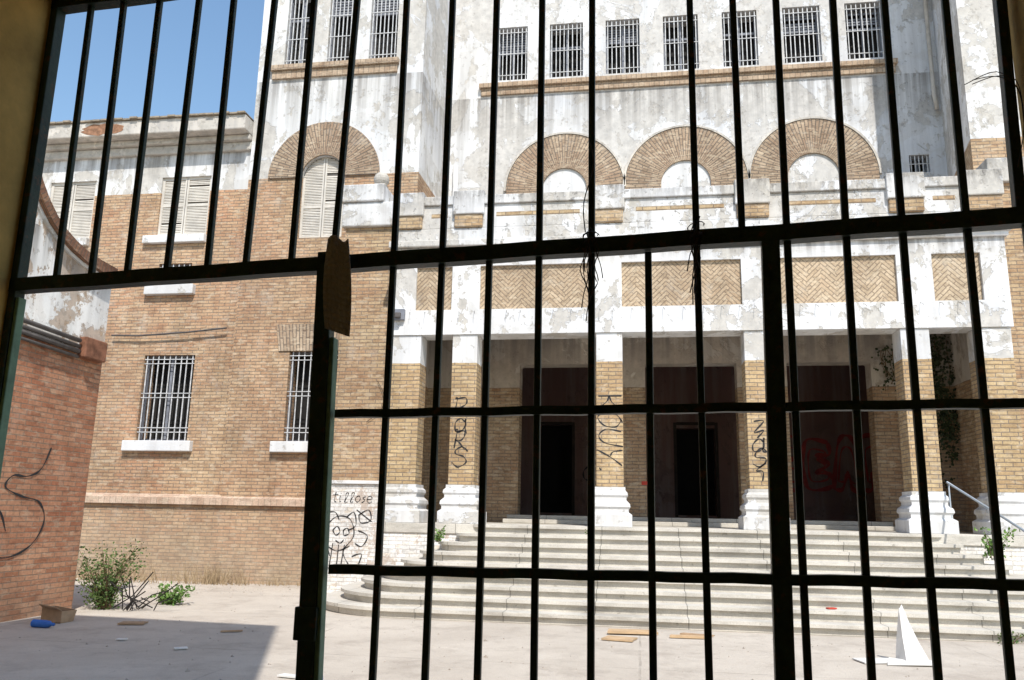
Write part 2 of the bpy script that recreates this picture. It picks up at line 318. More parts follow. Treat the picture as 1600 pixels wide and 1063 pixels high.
# ---------------------------------------------------------------- main building
B=thing('abandoned_building',(1.2,20,0),'abandoned brick and peeling white plaster institutional building with barred windows','building')
CY=20.0; WY=17.4; TY=17.3
m=MB(); wins=[(-3.69,-2.86),(-2.25,-1.35),(-.74,.16),(.78,1.69),(2.31,3.20),(3.85,4.78),(5.40,6.33)]
holes=[rect(a,b,13.07,14.66) for a,b in wins]+[rect(6.65,7.12,9.92,10.38)]
m.flat(rect(-4.95,7.5,6.5,17.2),holes,FY(CY))
for h_ in holes: m.reveal(h_,FY(CY),FY(CY+.8))
m.box(-4.95,7.5,CY+.9,CY+6,6.5,17.2)
m.make('central_wall','central',B)
def grille_window(x0,x1,z0,z1,Y,nv,nh,parent,sill=True,rec=.3,upper=True,pairs=False):
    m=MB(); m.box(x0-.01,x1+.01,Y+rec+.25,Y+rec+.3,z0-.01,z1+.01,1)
    fr=.05
    m.box(x0,x0+fr,Y+rec-.06,Y+rec,z0,z1,0); m.box(x1-fr,x1,Y+rec-.06,Y+rec,z0,z1,0)
    m.box(x0+fr,x1-fr,Y+rec-.06,Y+rec,z0,z0+fr,0); m.box(x0+fr,x1-fr,Y+rec-.06,Y+rec,z1-fr,z1,0)
    if random.random()<.7: m.box((x0+x1)/2-.03,(x0+x1)/2+.03,Y+rec-.055,Y+rec-.005,z0+fr,z1-fr,0)
    if upper:
        zz=z0+(z1-z0)*random.uniform(.55,.7); m.box(x0+fr,x1-fr,Y+rec-.05,Y+rec,zz,zz+.06,0)
        if random.random()<.75:
            zt=zz+.09; 
            while zt<z1-fr-.06:
                if random.random()<.85: m.box(x0+fr,x1-fr,Y+rec-.03,Y+rec-.005,zt,zt+.045,0)
                zt+=.075
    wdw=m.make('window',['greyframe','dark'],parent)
    gm=MB(); yy=Y+.03
    for i in range(nv):
        x=x0+(x1-x0)*(i+.5)/nv+random.uniform(-.008,.008); gm.box(x-.011,x+.011,yy,yy+.02,z0+.01,z1-.01)
    for j in range(nh):
        z=z0+(z1-z0)*((j+.25)/(nh-.5) if nh>1 else .5)
        gm.box(x0+.005,x1-.005,yy-.010,yy-.001,z-.009,z+.009)
        if pairs: gm.box(x0+.005,x1-.005,yy-.010,yy-.001,z-.009+.10,z+.009+.10)
    gg=gm.make('grille','grille',parent); sub(gg,wdw)
    if sill:
        s=MB(); s.box(x0-.24,x1+.16,Y-.14,Y+.2,z0-.24,z0-.004)
        ss=s.make('sill','trim',parent,bevel=.015); sub(ss,wdw)
    return wdw
for a,b in wins: grille_window(a,b,13.07,14.66,CY,8,3,B,sill=False)
grille_window(6.65,7.12,9.92,10.38,CY,5,1,B,sill=False,upper=False)
m=MB(); m.box(-4.15,6.55,CY-.14,CY-.002,12.82,12.95); m.box(-4.10,6.50,CY-.07,CY-.002,12.62,12.817)
m.make('sill_band','ledge',B,bevel=.01)
def arch(cx,cz,r0,r1,Y,parent,drop,name='brick_arch',n=72):
    m=MB(); y=Y-.05
    for i in range(n):
        a=math.pi*i/n;b=math.pi*(i+1)/n
        P=lambda r,t,yy:(cx+r*math.cos(t),yy,cz+r*math.sin(t))
        m.poly([P(r0,a,y),P(r1,a,y),P(r1,b,y),P(r0,b,y)],0,[(r0+.02,a*1.2),(r1+.02,a*1.2),(r1+.02,b*1.2),(r0+.02,b*1.2)])
        m.poly([P(r1,a,y),P(r1,a,Y+.01),P(r1,b,Y+.01),P(r1,b,y)],0); m.poly([P(r0,a,y),P(r0,b,y),P(r0,b,Y+.01),P(r0,a,Y+.01)],0)
    if drop:
        for sx in (-1,1):
            a,b=sorted((cx+sx*r0,cx+sx*r1)); m.box(a,b,y,Y+.01,cz-drop,cz)
    return m.make(name,'arch',parent)
for cx,cz,r0 in ((-1.83,9.85,.58),(1.27,9.88,.62),(4.39,9.92,.62)):
    arch(cx,cz,r0,1.53,CY,B,2.0)
    mo=MB(); loop=[(cx+(1.54+.05*k_)*math.cos(math.pi*i/40),cz+(1.54+.05*k_)*math.sin(math.pi*i/40)) for k_ in (0,1) for i in (range(41) if k_==0 else range(40,-1,-1))]
    mo.flat(loop,[],FY(CY-.07)); mo.reveal(loop,FY(CY-.07),FY(CY)); mo.make('arch_moulding','cornice',B)
m=MB(); m.tube([(-4.72,CY-.1,6.9),(-4.72,CY-.1,10.6)],.07,8); m.make('drain_pipe','wpipe',B,smooth=True)
m=MB(); m.tube([(7.32,CY-.12,17),(7.32,CY-.12,11.9),(7.36,CY-.12,11.5)],.05,8); m.make('drain_pipe','cornice',B,smooth=True)
# left tower
m=MB(); tw=[(-8.54,-7.81),(-7.44,-6.72),(-6.37,-5.67)]
al=archloop(-7.84,-6.77,7.8,9.31)
holes=[rect(a,b,12.28,14.3) for a,b in tw]+[al, rect(-7.82,-6.52,3.05,5.1)]
m.flat(rect(-9.2,-4.99,-.05,17.6),holes,FY(TY))
for h_ in holes: m.reveal(h_,FY(TY),FY(TY+.6))
m.poly([(-4.99,TY,-.05),(-4.95,CY,-.05),(-4.95,CY,17.6),(-4.99,TY,17.6)])
m.poly([(-9.2,TY,-.05),(-9.2,CY+6,-.05),(-9.2,CY+6,17.6),(-9.2,TY,17.6)])
m.poly([(-9.2,TY,17.6),(-4.99,TY,17.6),(-4.95,CY+6,17.6),(-9.2,CY+6,17.6)])
m.make('tower_wall','tower',B)
for a,b in tw: grille_window(a,b,12.28,14.3,TY,7,4,B,sill=False,rec=.2)
grille_window(-7.82,-6.52,3.05,5.1,TY,9,3,B,rec=.2,upper=False,pairs=True)
m=MB(); m.box(-8.84,-5.58,TY-.13,TY-.002,12.11,12.25); m.box(-8.80,-5.62,TY-.07,TY-.002,11.9,12.107); m.make('sill_band','ledge',B,bevel=.01)
arch(-7.305,9.31,.54,1.38,TY,B,0)
def shutter(x0,x1,z0,z1,Y,parent,arched=False):
    m=MB()
    c=(x0+x1)/2; r=(x1-x0)/2
    def half(z):
        if arched and z>z1-r: return math.sqrt(max(0,r*r-(z-(z1-r))**2))
        return r
    z=z0
    while z<z1-.03:
        hw=min(half(z),half(z+.032))
        if hw>.05:
            for sx in (-1,1):
                if random.random()<.02: continue
                a,b=sorted((c+sx*.015,c+sx*(hw-.005))); tl=random.uniform(-.004,.004)
                m.poly([(a,Y+.003,z),(b,Y+.003,z+tl),(b,Y+.022,z+.037+tl),(a,Y+.022,z+.037)]); m.poly([(a,Y+.003,z),(b,Y+.003,z+tl),(b,Y+.02,z-.002+tl),(a,Y+.02,z-.002)])
        z+=.040
    zt=z1 if not arched else z1-r
    for a,b in ((x0,x0+.06),(c-.05,c+.05),(x1-.06,x1)): m.box(a,b,Y-.008,Y+.03,z0,zt if (a!=c-.05) else z1-.01)
    for zz in (z0,(z0+zt)/2,): m.box(x0+.06,c-.05,Y-.006,Y+.028,zz,zz+.07); m.box(c+.05,x1-.06,Y-.006,Y+.028,zz,zz+.07)
    if not arched: m.box(x0+.06,c-.05,Y-.006,Y+.028,z1-.07,z1);m.box(c+.05,x1-.06,Y-.006,Y+.028,z1-.07,z1)
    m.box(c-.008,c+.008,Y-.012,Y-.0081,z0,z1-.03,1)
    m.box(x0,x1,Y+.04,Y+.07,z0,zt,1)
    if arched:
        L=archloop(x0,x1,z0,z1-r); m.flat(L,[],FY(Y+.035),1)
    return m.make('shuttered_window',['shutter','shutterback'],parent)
shutter(-7.84,-6.77,7.8,9.845,TY+.08,B,True)
# wing
m=MB(); lw=[(-11.46,-10.18,3.06,5.06),(-11.52,-10.22,8.0,9.52),(-14.56,-13.3,8.0,9.52),(-11.35,-10.5,6.75,7.3),(-14.9,-13.7,3.06,5.06)]
holes=[rect(*q) for q in lw]; m.flat(rect(-30,-9.2,-.05,10.5),holes,FY(WY))
for h_ in holes: m.reveal(h_,FY(WY),FY(WY+.6))
m.make('wing_wall','wing',B)
grille_window(*lw[0],WY,9,3,B,rec=.2,upper=False,pairs=True); grille_window(*lw[4],WY,9,3,B,rec=.2,upper=False,pairs=True)
grille_window(*lw[3],WY,6,2,B,rec=.2,upper=False)
for q in (lw[1],lw[2]):
    s=shutter(*q,WY+.06,B); t=MB(); t.box(q[0]-.28,q[1]+.02,WY-.12,WY+.05,q[2]-.2,q[2]-.004); o=t.make('sill','trim',B,bevel=.015); sub(o,s)
def lintel(x0,x1,z,Y):
    m=MB(); y=Y-.03; n=26
    for i in range(n):
        a=x0-.25+(x1-x0+.5)*i/n;b=x0-.25+(x1-x0+.5)*(i+1)/n
        f=lambda x:(x-(x0+x1)/2)*.12
        m.poly([(a,y,z),(b,y,z),(b+f(b),y,z+.62),(a+f(a),y,z+.62)],0,[(.02,a),(.02,b),(.6,b),(.6,a)])
    m.box(x0-.2,x1+.2,y+.001,Y+.0,z-.001,z+.6)
    m.make('brick_lintel','arch',B)
lintel(-7.82,-6.52,5.1,TY)
m=MB(); m.box(-30,-6.25,WY-.22,WY-.002,1.64,1.79)
m.poly([(-30,WY-.22,1.791),(-6.25,WY-.22,1.791),(-6.25,WY-.003,1.87),(-30,WY-.003,1.87)])
m.make('brick_ledge','plinthledge',B,bevel=.01)
m=MB(); m.box(-30,-6.25,WY-.13,WY-.003,-.05,1.635); m.make('plinth_wall','wing',B)
m=MB(); m.box(-30,-9.21,WY-.10,WY+.3,10.1,10.32); m.box(-30,-9.21,WY-.22,WY+.3,10.32,10.46); m.box(-30,-9.21,WY-.50,WY+.3,10.46,10.84)
m.make('roof_cornice','cornice',B,bevel=.03)
m=MB(); x=-30
while x<-9.25:
    dz=random.uniform(-.012,.012); m.box(x,x+.19,WY-.56+random.uniform(-.03,.03),WY+.8,10.845+dz,10.885+dz); x+=.2
m.box(-30,-9.21,WY-.5,WY+6,10.842,10.86); m.make('roof_tiles','tile',B)
m=MB(); random.seed(3)
loop=[(-12.9+.6*math.cos(a)*random.uniform(.75,1.15),10.64+.15*math.sin(a)*random.uniform(.8,1.2)) for a in [i*.2617 for i in range(24)]]
m.flat(loop,[],FY(WY-.506)); m.make('broken_render','rubble',B)
m=MB(); m.tube([(-12.3,WY-.10,5.53),(-11.6,WY-.11,5.51),(-10.4,WY-.12,5.57),(-9.4,WY-.12,5.66)],.022,6)
m.make('wall_conduit','pipe',B)
# right tower
m=MB(); m.flat(rect(7.0,11.5,-.05,17.6),[],FY(TY)); m.poly([(7.0,TY,6),(7.5,CY,6),(7.5,CY,17.6),(7.0,TY,17.6)])
m.poly([(7.0,TY,17.6),(11.5,TY,17.6),(11.5,CY+6,17.6),(7.5,CY+6,17.6)])
m.poly([(11.5,TY,0),(11.5,CY+6,0),(11.5,CY+6,17.6),(11.5,TY,17.6)])
m.make('tower_wall','towerR',B)
# ---------------------------------------------------------------- portico
P=thing('entrance_portico',(.83,15.5,0),'white plaster entrance portico with square brick piers and parapet','portico')
PX=[-3.365,-.54,2.22,4.99]; PY=15.5
piers=[(-4.85,-4.26)]+[(x-.25,x+.25) for x in PX]+[(6.05,6.62)]
for i,(a,b) in enumerate(piers):
    m=MB(); m.box(a,b,PY,PY+.5,2.1,5.03)
    o=m.make('pier','pier',P,bevel=.012)
    s=MB(); c=(a+b)/2; hw=(b-a)/2; yc=PY+.25
    prof=[(0,2.1),(.03,2.1),(.03,2.04),(.07,2.0),(.075,1.95),(.05,1.91),(.05,1.86),(.11,1.80),(.12,1.74),(.09,1.70),(.09,1.64),(.15,1.60),(.15,1.385)]
    for j in range(len(prof)-1):
        (e0,z0),(e1,z1)=prof[j],prof[j+1]
        q0=[(c-hw-e0,yc-.25-e0),(c+hw+e0,yc-.25-e0),(c+hw+e0,yc+.25+e0),(c-hw-e0,yc+.25+e0)]
        q1=[(c-hw-e1,yc-.25-e1),(c+hw+e1,yc-.25-e1),(c+hw+e1,yc+.25+e1),(c-hw-e1,yc+.25+e1)]
        for t in range(4):
            u=(t+1)%4; s.poly([(*q0[t],z0),(*q1[t],z1),(*q1[u],z1),(*q0[u],z0)])
    bo=s.make('pier_base','base',P); sub(bo,o)
panels=[(-4.40,-3.66),(-3.09,-.86),(-.29,1.97),(2.62,4.76),(5.38,6.22)]
m=MB(); hl=[rect(a,b,5.53,6.43) for a,b in panels]
m.flat(rect(-4.87,6.66,5.03,6.72),hl,FY(PY-.03))
for h_ in hl: m.reveal(h_,FY(PY-.03),FY(PY+.05))
m.poly([(-4.87,PY-.03,5.03),(6.66,PY-.03,5.03),(6.66,PY+.52,5.03),(-4.87,PY+.52,5.03)])
m.poly([(-4.87,PY-.03,5.03),(-4.87,18.6,5.03),(-4.87,18.6,6.72),(-4.87,PY-.03,6.72)])
m.poly([(6.66,PY-.03,5.03),(6.66,18.6,5.03),(6.66,18.6,6.72),(6.66,PY-.03,6.72)])
m.poly([(-4.87,PY+.52,5.03),(6.66,PY+.52,5.03),(6.66,PY+.52,5.6),(-4.87,PY+.52,5.6)])
m.make('entablature','portico',P)
for a,b in panels:
    m=MB(); s2=.7071; nc=3 if b-a<1 else 8
    for i in range(nc):
        x0=a+(b-a)*i/nc; x1=a+(b-a)*(i+1)/nc; sg=1 if i%2 else -1
        uv=lambda x,z:((sg*(x-x0)-z)*s2*1.0+i*.13,(sg*(x-x0)+z)*s2)
        q=[(x0,5.53),(x1,5.53),(x1,6.43),(x0,6.43)]
        m.poly([(x,PY+.03,z) for x,z in q],0,[uv(x,z) for x,z in q])
    m.make('herringbone_panel','herring',P)
m=MB(); m.box(-4.92,6.72,PY-.10,PY+.3,6.722,6.82); m.box(-4.98,6.78,PY-.17,PY+.3,6.822,6.96)
m.box(-4.9,6.7,PY-.03,PY+.3,6.962,7.24)
m.make('cornice','parapet',P,bevel=.02)
m=MB(); m.box(-4.86,6.66,PY-.01,PY+.26,7.242,7.74,0); m.box(-4.9,6.7,PY-.06,PY+.3,7.742,7.93,0)
segs=[(-4.15,-3.8),(-2.8,-1.1),(0.0,1.7),(2.8,4.5),(5.5,5.9)]
for a,b in segs: m.box(a,b,PY-.016,PY+.1,7.47,7.57,1)
m.make('parapet_wall',['parapet','brickY'],P,bevel=.015)
for i,(a,b) in enumerate([(-4.92,-4.30),(-3.68,-3.04),(-.86,-.22),(1.90,2.56),(4.68,5.36),(6.04,6.72)]):
    m=MB(); m.box(a,b,PY-.11,PY+.32,7.52,8.02,0); m.box(a+.03,b-.03,PY-.08,PY+.3,7.25,7.517,1)
    m.make('parapet_block',['parapet','brickY'],P,bevel=.02)
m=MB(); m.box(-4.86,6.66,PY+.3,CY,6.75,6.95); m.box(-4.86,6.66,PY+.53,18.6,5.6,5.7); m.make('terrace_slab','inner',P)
m=MB(); x=-4.5; random.seed(11)
while x<6.4:
    m.tube([(x,PY-.03,5.50),(x+.015,PY-.13,5.46),(x+.03,PY-.15,5.42)],.004,4); x+=.30+random.uniform(-.05,.08)
m.make('cable_hooks','wire',P)
BY=18.5
def rtop(x0,x1,z0,z1,r=.04):
    L=[(x0,z0),(x1,z0),(x1,z1-r)]
    for i in range(1,7): a=math.pi/2*i/6; L.append((x1-r+r*math.cos(a),z1-r+r*math.sin(a)))
    for i in range(0,7): a=math.pi/2+math.pi/2*i/6; L.append((x0+r+r*math.cos(a),z1-r+r*math.sin(a)))
    return L
ops=[(-2.70,-.98),(.16,2.17),(3.24,5.0)]
hl=[rtop(a,b,1.55,4.96) for a,b in ops]
MAT['porch']=m_zone('porch_back_material',4.42,c1=(.40,.29,.18),c2=(.53,.41,.27),seed=14,amt=1.6,white=(.68,.63,.56),peel=(.42,.36,.30),drips=((5.6,.9),))
m=MB(); m.flat(rect(-6.1,7.0,1.3,5.62),hl,FY(BY))
for h_ in hl: m.reveal(h_,FY(BY),FY(BY+.45))
m.poly([(-4.86,PY+.5,1.38),(-4.86,BY,1.38),(-4.86,BY,5.6),(-4.86,PY+.5,5.6)]); m.poly([(6.65,PY+.5,1.38),(6.65,BY,1.38),(6.65,BY,5.6),(6.65,PY+.5,5.6)])
m.make('porch_back_wall','porch',P)
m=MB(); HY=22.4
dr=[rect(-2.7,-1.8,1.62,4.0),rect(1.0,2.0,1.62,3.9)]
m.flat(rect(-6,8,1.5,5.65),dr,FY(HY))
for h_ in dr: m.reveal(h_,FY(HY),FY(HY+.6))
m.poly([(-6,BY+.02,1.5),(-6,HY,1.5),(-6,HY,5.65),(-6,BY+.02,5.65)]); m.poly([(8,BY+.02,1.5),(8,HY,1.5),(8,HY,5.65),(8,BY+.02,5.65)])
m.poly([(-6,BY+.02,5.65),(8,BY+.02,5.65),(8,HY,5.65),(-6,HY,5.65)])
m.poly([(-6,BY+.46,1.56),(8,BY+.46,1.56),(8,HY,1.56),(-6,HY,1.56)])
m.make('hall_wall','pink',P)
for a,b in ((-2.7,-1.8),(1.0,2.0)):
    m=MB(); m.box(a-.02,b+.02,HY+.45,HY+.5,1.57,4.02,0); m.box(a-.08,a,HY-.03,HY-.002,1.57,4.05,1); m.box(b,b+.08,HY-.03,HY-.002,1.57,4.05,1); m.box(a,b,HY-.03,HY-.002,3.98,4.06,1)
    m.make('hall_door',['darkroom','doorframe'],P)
m=MB(); m.box(-4.87,6.66,15.22,BY,1.2,1.38); m.box(-2.95,5.2,18.0,BY+.45,1.382,1.47); m.box(-2.9,5.15,18.25,BY+.45,1.472,1.557); m.make('terrace_floor','step',P,bevel=.01)
for q in ((-6.25,-4.9,15.95,17.1,-.05,2.10),(-5.05,-3.05,15.25,15.9,-.05,1.376),(5.3,9.5,15.25,15.9,-.05,1.376)):
    m=MB(); m.box(*q); m.make('podium_wall','wbrick',P)
m=MB(); m.box(-6.3,-5.0,15.9,16.0,2.102,2.17); m.make('podium_coping','base',P,bevel=.01)
m=MB(); m.box(-6.2,-4.9,16.1,TY,2.1,7.55,0); m.make('flank_wall','flank',P)
m=MB(); m.box(-6.28,-4.9,16.0,17.2,7.552,8.1); m.box(-6.32,-5.35,15.95,17.2,8.102,8.5); m.make('flank_parapet','flankpar',P,bevel=.03)
m=MB(); 
for j in range(10):
    for i in range(16):
        f=lambda i,j:(-5.48+.17*math.sin(math.pi*j/10)*math.cos(2*math.pi*i/16),16.15+.17*math.sin(math.pi*j/10)*math.sin(2*math.pi*i/16),8.66-.17*math.cos(math.pi*j/10)+.0)
        m.poly([f(i,j),f(i+1,j),f(i+1,j+1),f(i,j+1)])
m.box(-5.6,-5.36,16.03,16.27,8.502,8.53)
m.make('ball_finial','cornice',P,smooth=True)
m=MB(); m.box(6.72,9.5,16.1,TY,-.05,8.0,0); m.make('flank_wall','flank',P)
m=MB(); m.box(6.72,9.5,16.0,TY-.01,8.002,8.5); m.make('flank_parapet','flankpar',P,bevel=.03)
m=MB(); m.box(-4.83,-4.6,PY-.12,PY-.003,5.33,5.55,0); m.box(-4.78,-4.66,PY-.2,PY-.121,5.36,5.46,1); m.make('junction_box',['greyframe','pipe'],P,bevel=.01)
m=MB(); m.box(.05,.2,BY-.02,BY-.003,2.25,2.33); m.make('red_sign','redp',P)
m=MB(); m.tube(smoothpts([(-5.3,16.07,4.2),(-5.15,16.05,3.9),(-5.2,16.06,3.6),(-5.5,16.07,3.35)],5),.006,5); m.make('hanging_cable','wire',P)
# ---------------------------------------------------------------- stairs
S=thing('stone_staircase',(.83,12.6,0),'wide pale stone staircase with rounded ends leading to the portico','staircase')
def outline(xl,xr,yf,yb,rx,ry,n=10):
    L=[(xl,yb)]
    for i in range(n+1): a=math.pi+math.pi/2*i/n; L.append((xl+rx+rx*math.cos(a),yf+ry+ry*math.sin(a)))
    for i in range(n+1): a=1.5*math.pi+math.pi/2*i/n; L.append((xr-rx+rx*math.cos(a),yf+ry+ry*math.sin(a)))
    L.append((xr,yb)); return L
NS=9
for i in range(NS):
    zt=1.376-.153*i; z0=zt-.153 if i<NS-1 else -.05
    xl=-2.98-.30*i; xr=5.0+.30*i; yf=15.2-.325*i; rx=.15+.2*i; ry=min(.12+.2*i,15.24-yf-.01)
    m=MB()
    def slab(e,za,zb):
        L=outline(xl-e,xr+e,yf-e,15.24,rx+e,ry+e)
        m.flat(L,[],lambda a,b:(a,b,zb)); m.reveal(L,lambda a,b:(a,b,za),lambda a,b:(a,b,zb)); m.flat(L,[],lambda a,b:(a,b,za))
    slab(0.0,z0-.002,zt-.05); slab(.06,zt-.049,zt)
    m.make('step','step',S,bevel=.010)
H=thing('metal_handrail',(5.35,14.3,0),'pale tubular metal handrail running down the stone steps','handrail')
m=MB(); m.tube([(5.3,15.45,2.26),(5.36,13.3,1.62),(5.38,12.5,1.38)],.019,8); m.make('rail','steel',H,smooth=True)
m=MB(); m.tube([(5.31,15.42,1.38),(5.31,15.42,2.25)],.014,8); m.make('post','steel',H,smooth=True)
m=MB(); m.tube([(5.38,12.6,.15),(5.38,12.6,1.41)],.014,8); m.make('post','steel',H,smooth=True)
# ---------------------------------------------------------------- left outbuilding
OX=-8.66
O=thing('brick_outbuilding',(OX,12,0),'red brick outbuilding with curved peeling white plaster gable wall','building')
m=MB(); top=[(12.02,5.22),(11.6,5.24),(11.2,5.29),(10.9,5.37),(10.6,5.49),(10.35,5.64),(10.1,5.86),(9.9,6.10),(9.7,6.42),(9.5,6.80),(9.3,7.2),(9.1,7.6),(3.2,8.3)]
m.flat([(3.2,-.05),(12.02,-.05)]+top,[],FX(OX)); m.poly([(OX,12.02,-.05),(-12.7,12.02,-.05),(-12.7,12.02,5.2),(OX,12.02,5.2)])
m.poly([(OX,12.02,5.2),(-12.7,12.02,5.2),(-12.7,9.2,5.2),(OX,9.2,5.2)])
m.poly([(OX,3.2,-.05),(-12.7,3.2,-.05),(-12.7,3.2,8.3),(OX,3.2,8.3)]); m.poly([(-12.7,3.2,-.05),(-12.7,12.02,-.05),(-12.7,12.02,8.3),(-12.7,3.2,8.3)])
m.make('wall','leftw',O)
m=MB(); 
nrm=[]
for i in range(len(top)):
    p=Vector(top[max(i-1,0)]);q=Vector(top[min(i+1,len(top)-1)]); t=(q-p).normalized(); nrm.append(Vector((t.y,-t.x)))
nrm=[n if n.y>0 or n.x>0 else -n for n in nrm]
for (o0,o1,t0,t1,mi) in ((-.5,.04,.0,.05,0),(-.5,.12,.051,.15,1),(-.5,.07,.151,.25,1)):
    al_=0
    for i in range(len(top)-2):
        a=Vector(top[i]);b=Vector(top[i+1]);na,nb=nrm[i],nrm[i+1]; ln=(b-a).length
        A0=a+na*t0;B0=b+nb*t0;A1=a+na*t1;B1=b+nb*t1; X0=OX+o0;X1=OX+o1
        m.poly([(X1,*A0),(X1,*B0),(X1,*B1),(X1,*A1)],mi,[(al_,.02),(al_+ln,.02),(al_+ln,.14),(al_,.14)]); m.poly([(X0,*A1),(X1,*A1),(X1,*B1),(X0,*B1)],mi,[(al_,.02),(al_,.5),(al_+ln,.5),(al_+ln,.02)]); m.poly([(X0,*A0),(X1,*A0),(X1,*B0),(X0,*B0)],mi)
        al_+=ln
        if i==0: m.poly([(X0,*A0),(X1,*A0),(X1,*A1),(X0,*A1)],mi)
m.make('coping',['trim','coping'],O)
for j,(z,r_) in enumerate(((4.12,.035),(4.03,.03),(3.95,.035),(3.86,.025))):
    m=MB(); m.tube([(OX+.06,4,z+.02),(OX+.07,8.5,z+.03),(OX+.06,10.2,z+.02),(OX+.06,11.35,z-.02)],r_,6); m.make('wall_pipe','pipe',O,smooth=True)
m=MB(); m.box(OX+.005,OX+.14,11.4,11.92,3.85,4.18); m.make('junction_box','rust',O,bevel=.02)
# ---------------------------------------------------------------- graffiti
FONT={'P':[[(.0,-.05),(.04,1),(.02,1.05),(.45,1.02),(.62,.8),(.42,.5),(.0,.42)]],'A':[[(0,0),(.05,.4),(.3,1.02),(.42,.9),(.6,0),(.66,-.05)],[(-.05,.36),(.65,.46)]],
'R':[[(0,0),(.05,1),(.0,.96),(.45,1.0),(.58,.75),(.35,.52),(.08,.47),(.3,.35),(.66,-.05)]],'S':[[(.70,.80),(.42,1.06),(.05,.88),(.10,.6),(.55,.48),(.70,.2),(.35,-.08),(-.1,.14)]],
'a':[[(.55,.6),(.3,.75),(.0,.5),(.05,.1),(.35,.0),(.6,.35),(.58,.8),(.6,.1),(.75,-.05)]],
'K':[[(.08,-.05),(0,1.05)],[(.62,1.02),(.3,.6),(.04,.46),(.3,.38),(.68,-.03)]],'O':[[(.35,1.02),(.04,.8),(-.02,.35),(.28,-.02),(.6,.25),(.6,.75),(.25,1.0)]],'U':[[(0,1.02),(-.03,.35),(.28,-.03),(.56,.28),(.62,1.05)]],
'Y':[[(0,1),(.12,.6),(.34,.48)],[(.66,1.04),(.36,.5),(.12,-.1)]],'.':[[(.1,0),(.2,.06)]],'t':[[(.3,1),(.25,.2),(.5,0)],[(.05,.7),(.55,.75)]],'i':[[(.2,.6),(.22,0),(.34,.08)],[(.22,.8),(.26,.84)]],'e':[[(.05,.35),(.5,.4),(.4,.65),(.1,.6),(.05,.2),(.3,0),(.55,.12)]],
'l':[[(.1,.1),(.4,.8),(.3,1),(.15,.8),(.2,0),(.4,.1)]],'o':[[(.3,.6),(.05,.4),(.1,.08),(.35,0),(.52,.3),(.35,.58),(.1,.5)]],'s':[[(.45,.6),(.15,.5),(.4,.25),(.1,0)]],
'H':[[(0,0),(0,1)],[(.55,0),(.6,1)],[(0,.5),(.6,.55)]],
'z':[[(.0,.95),(.6,1.0),(.1,.35),(.55,.5),(.25,.0)]],'w':[[(.1,1),(.0,.3),(.35,.6),(.3,.05),(.65,.75)],[(.5,1.05),(.62,-.1)]],'x':[[(.6,1),(.1,.55),(.5,.5),(.45,-.1)]]}
def tag(word,ox,oz,size,fn,wid,parent,down=False,mat='spray',rot=0,adv=.78,label=None,jit=.0,seed=1,lead=1.1):
    random.seed(seed); m=MB()
    for i,ch in enumerate(word):
        for st in FONT.get(ch,[]):
            pts=[]
            for a,b in st:
                a+=random.uniform(-jit,jit); b+=random.uniform(-jit,jit); a+=.12*b
                x,z=a*size,b*size
                if down:
                    if rot: x,z=b*size,-a*size
                    X=ox+x; Z=oz-i*size*(adv if rot else lead)+z
                else: X=ox+i*size*adv+x; Z=oz+z+.06*size*math.sin(i*2)
                pts.append((X,Z))
            ribbon(m,pts,wid,fn)
    o=m.make('graffiti',mat,parent)
    if label: o['label']=label
    return o
tag('RaBS'.replace('B','R'),-3.53,3.42,.34,FY(PY-.004),.030,P,down=True,jit=.05,seed=4,lead=.93,label='black vertical spray tag on a brick pier')
tag('KOUY.',-.74,3.84,.42,FY(PY-.004),.028,P,down=True,rot=1,adv=.80,jit=.03,seed=2,label='black vertical letters sprayed on a pier')
tag('zaSx',2.06,3.02,.30,FY(PY-.004),.030,P,down=True,jit=.06,seed=8,lead=.85,label='black scribbled tag on a brick pier')
tag('tillose',-6.08,1.74,.2,FY(15.945),.017,P,adv=.60,label='black handwritten tag on white painted brick')
m=MB(); W_=[[(-6.05,.7),(-6.18,1.15),(-5.98,1.45),(-5.68,1.42),(-5.58,1.1),(-5.78,.8),(-5.66,.55)],[(-6.02,1.2),(-5.93,1.27),(-5.87,1.17),(-5.95,1.1),(-6.02,1.2)],[(-5.8,1.2),(-5.72,1.24),(-5.68,1.14),(-5.78,1.1),(-5.8,1.2)],
 [(-6.1,.88),(-5.9,.8),(-5.65,.9)],[(-6.0,.95),(-6.05,.5)],[(-5.88,.92),(-5.9,.5)],[(-5.76,.92),(-5.82,.45)],[(-5.5,1.5),(-5.3,1.6),(-5.25,1.4),(-5.45,1.35),(-5.5,1.5)],[(-5.55,1.6),(-5.2,1.35)],[(-6.2,.9),(-6.15,.5),(-5.6,.45)],
 [(-5.95,1.0),(-5.85,.95),(-5.78,1.02)],[(-6.1,1.35),(-6.2,1.5),(-6.0,1.55),(-5.9,1.4)],[(-5.75,1.45),(-5.6,1.55),(-5.55,1.3),(-5.7,1.2)],[(-5.5,1.2),(-5.3,1.1),(-5.4,.9),(-5.55,.95)],[(-5.6,.7),(-5.4,.75),(-5.45,.5),(-5.2,.6)]]
for s_ in W_: ribbon(m,s_,.024,FY(15.942))
m.make('graffiti','spray',P)['label']='black line drawing of a face on white wall'
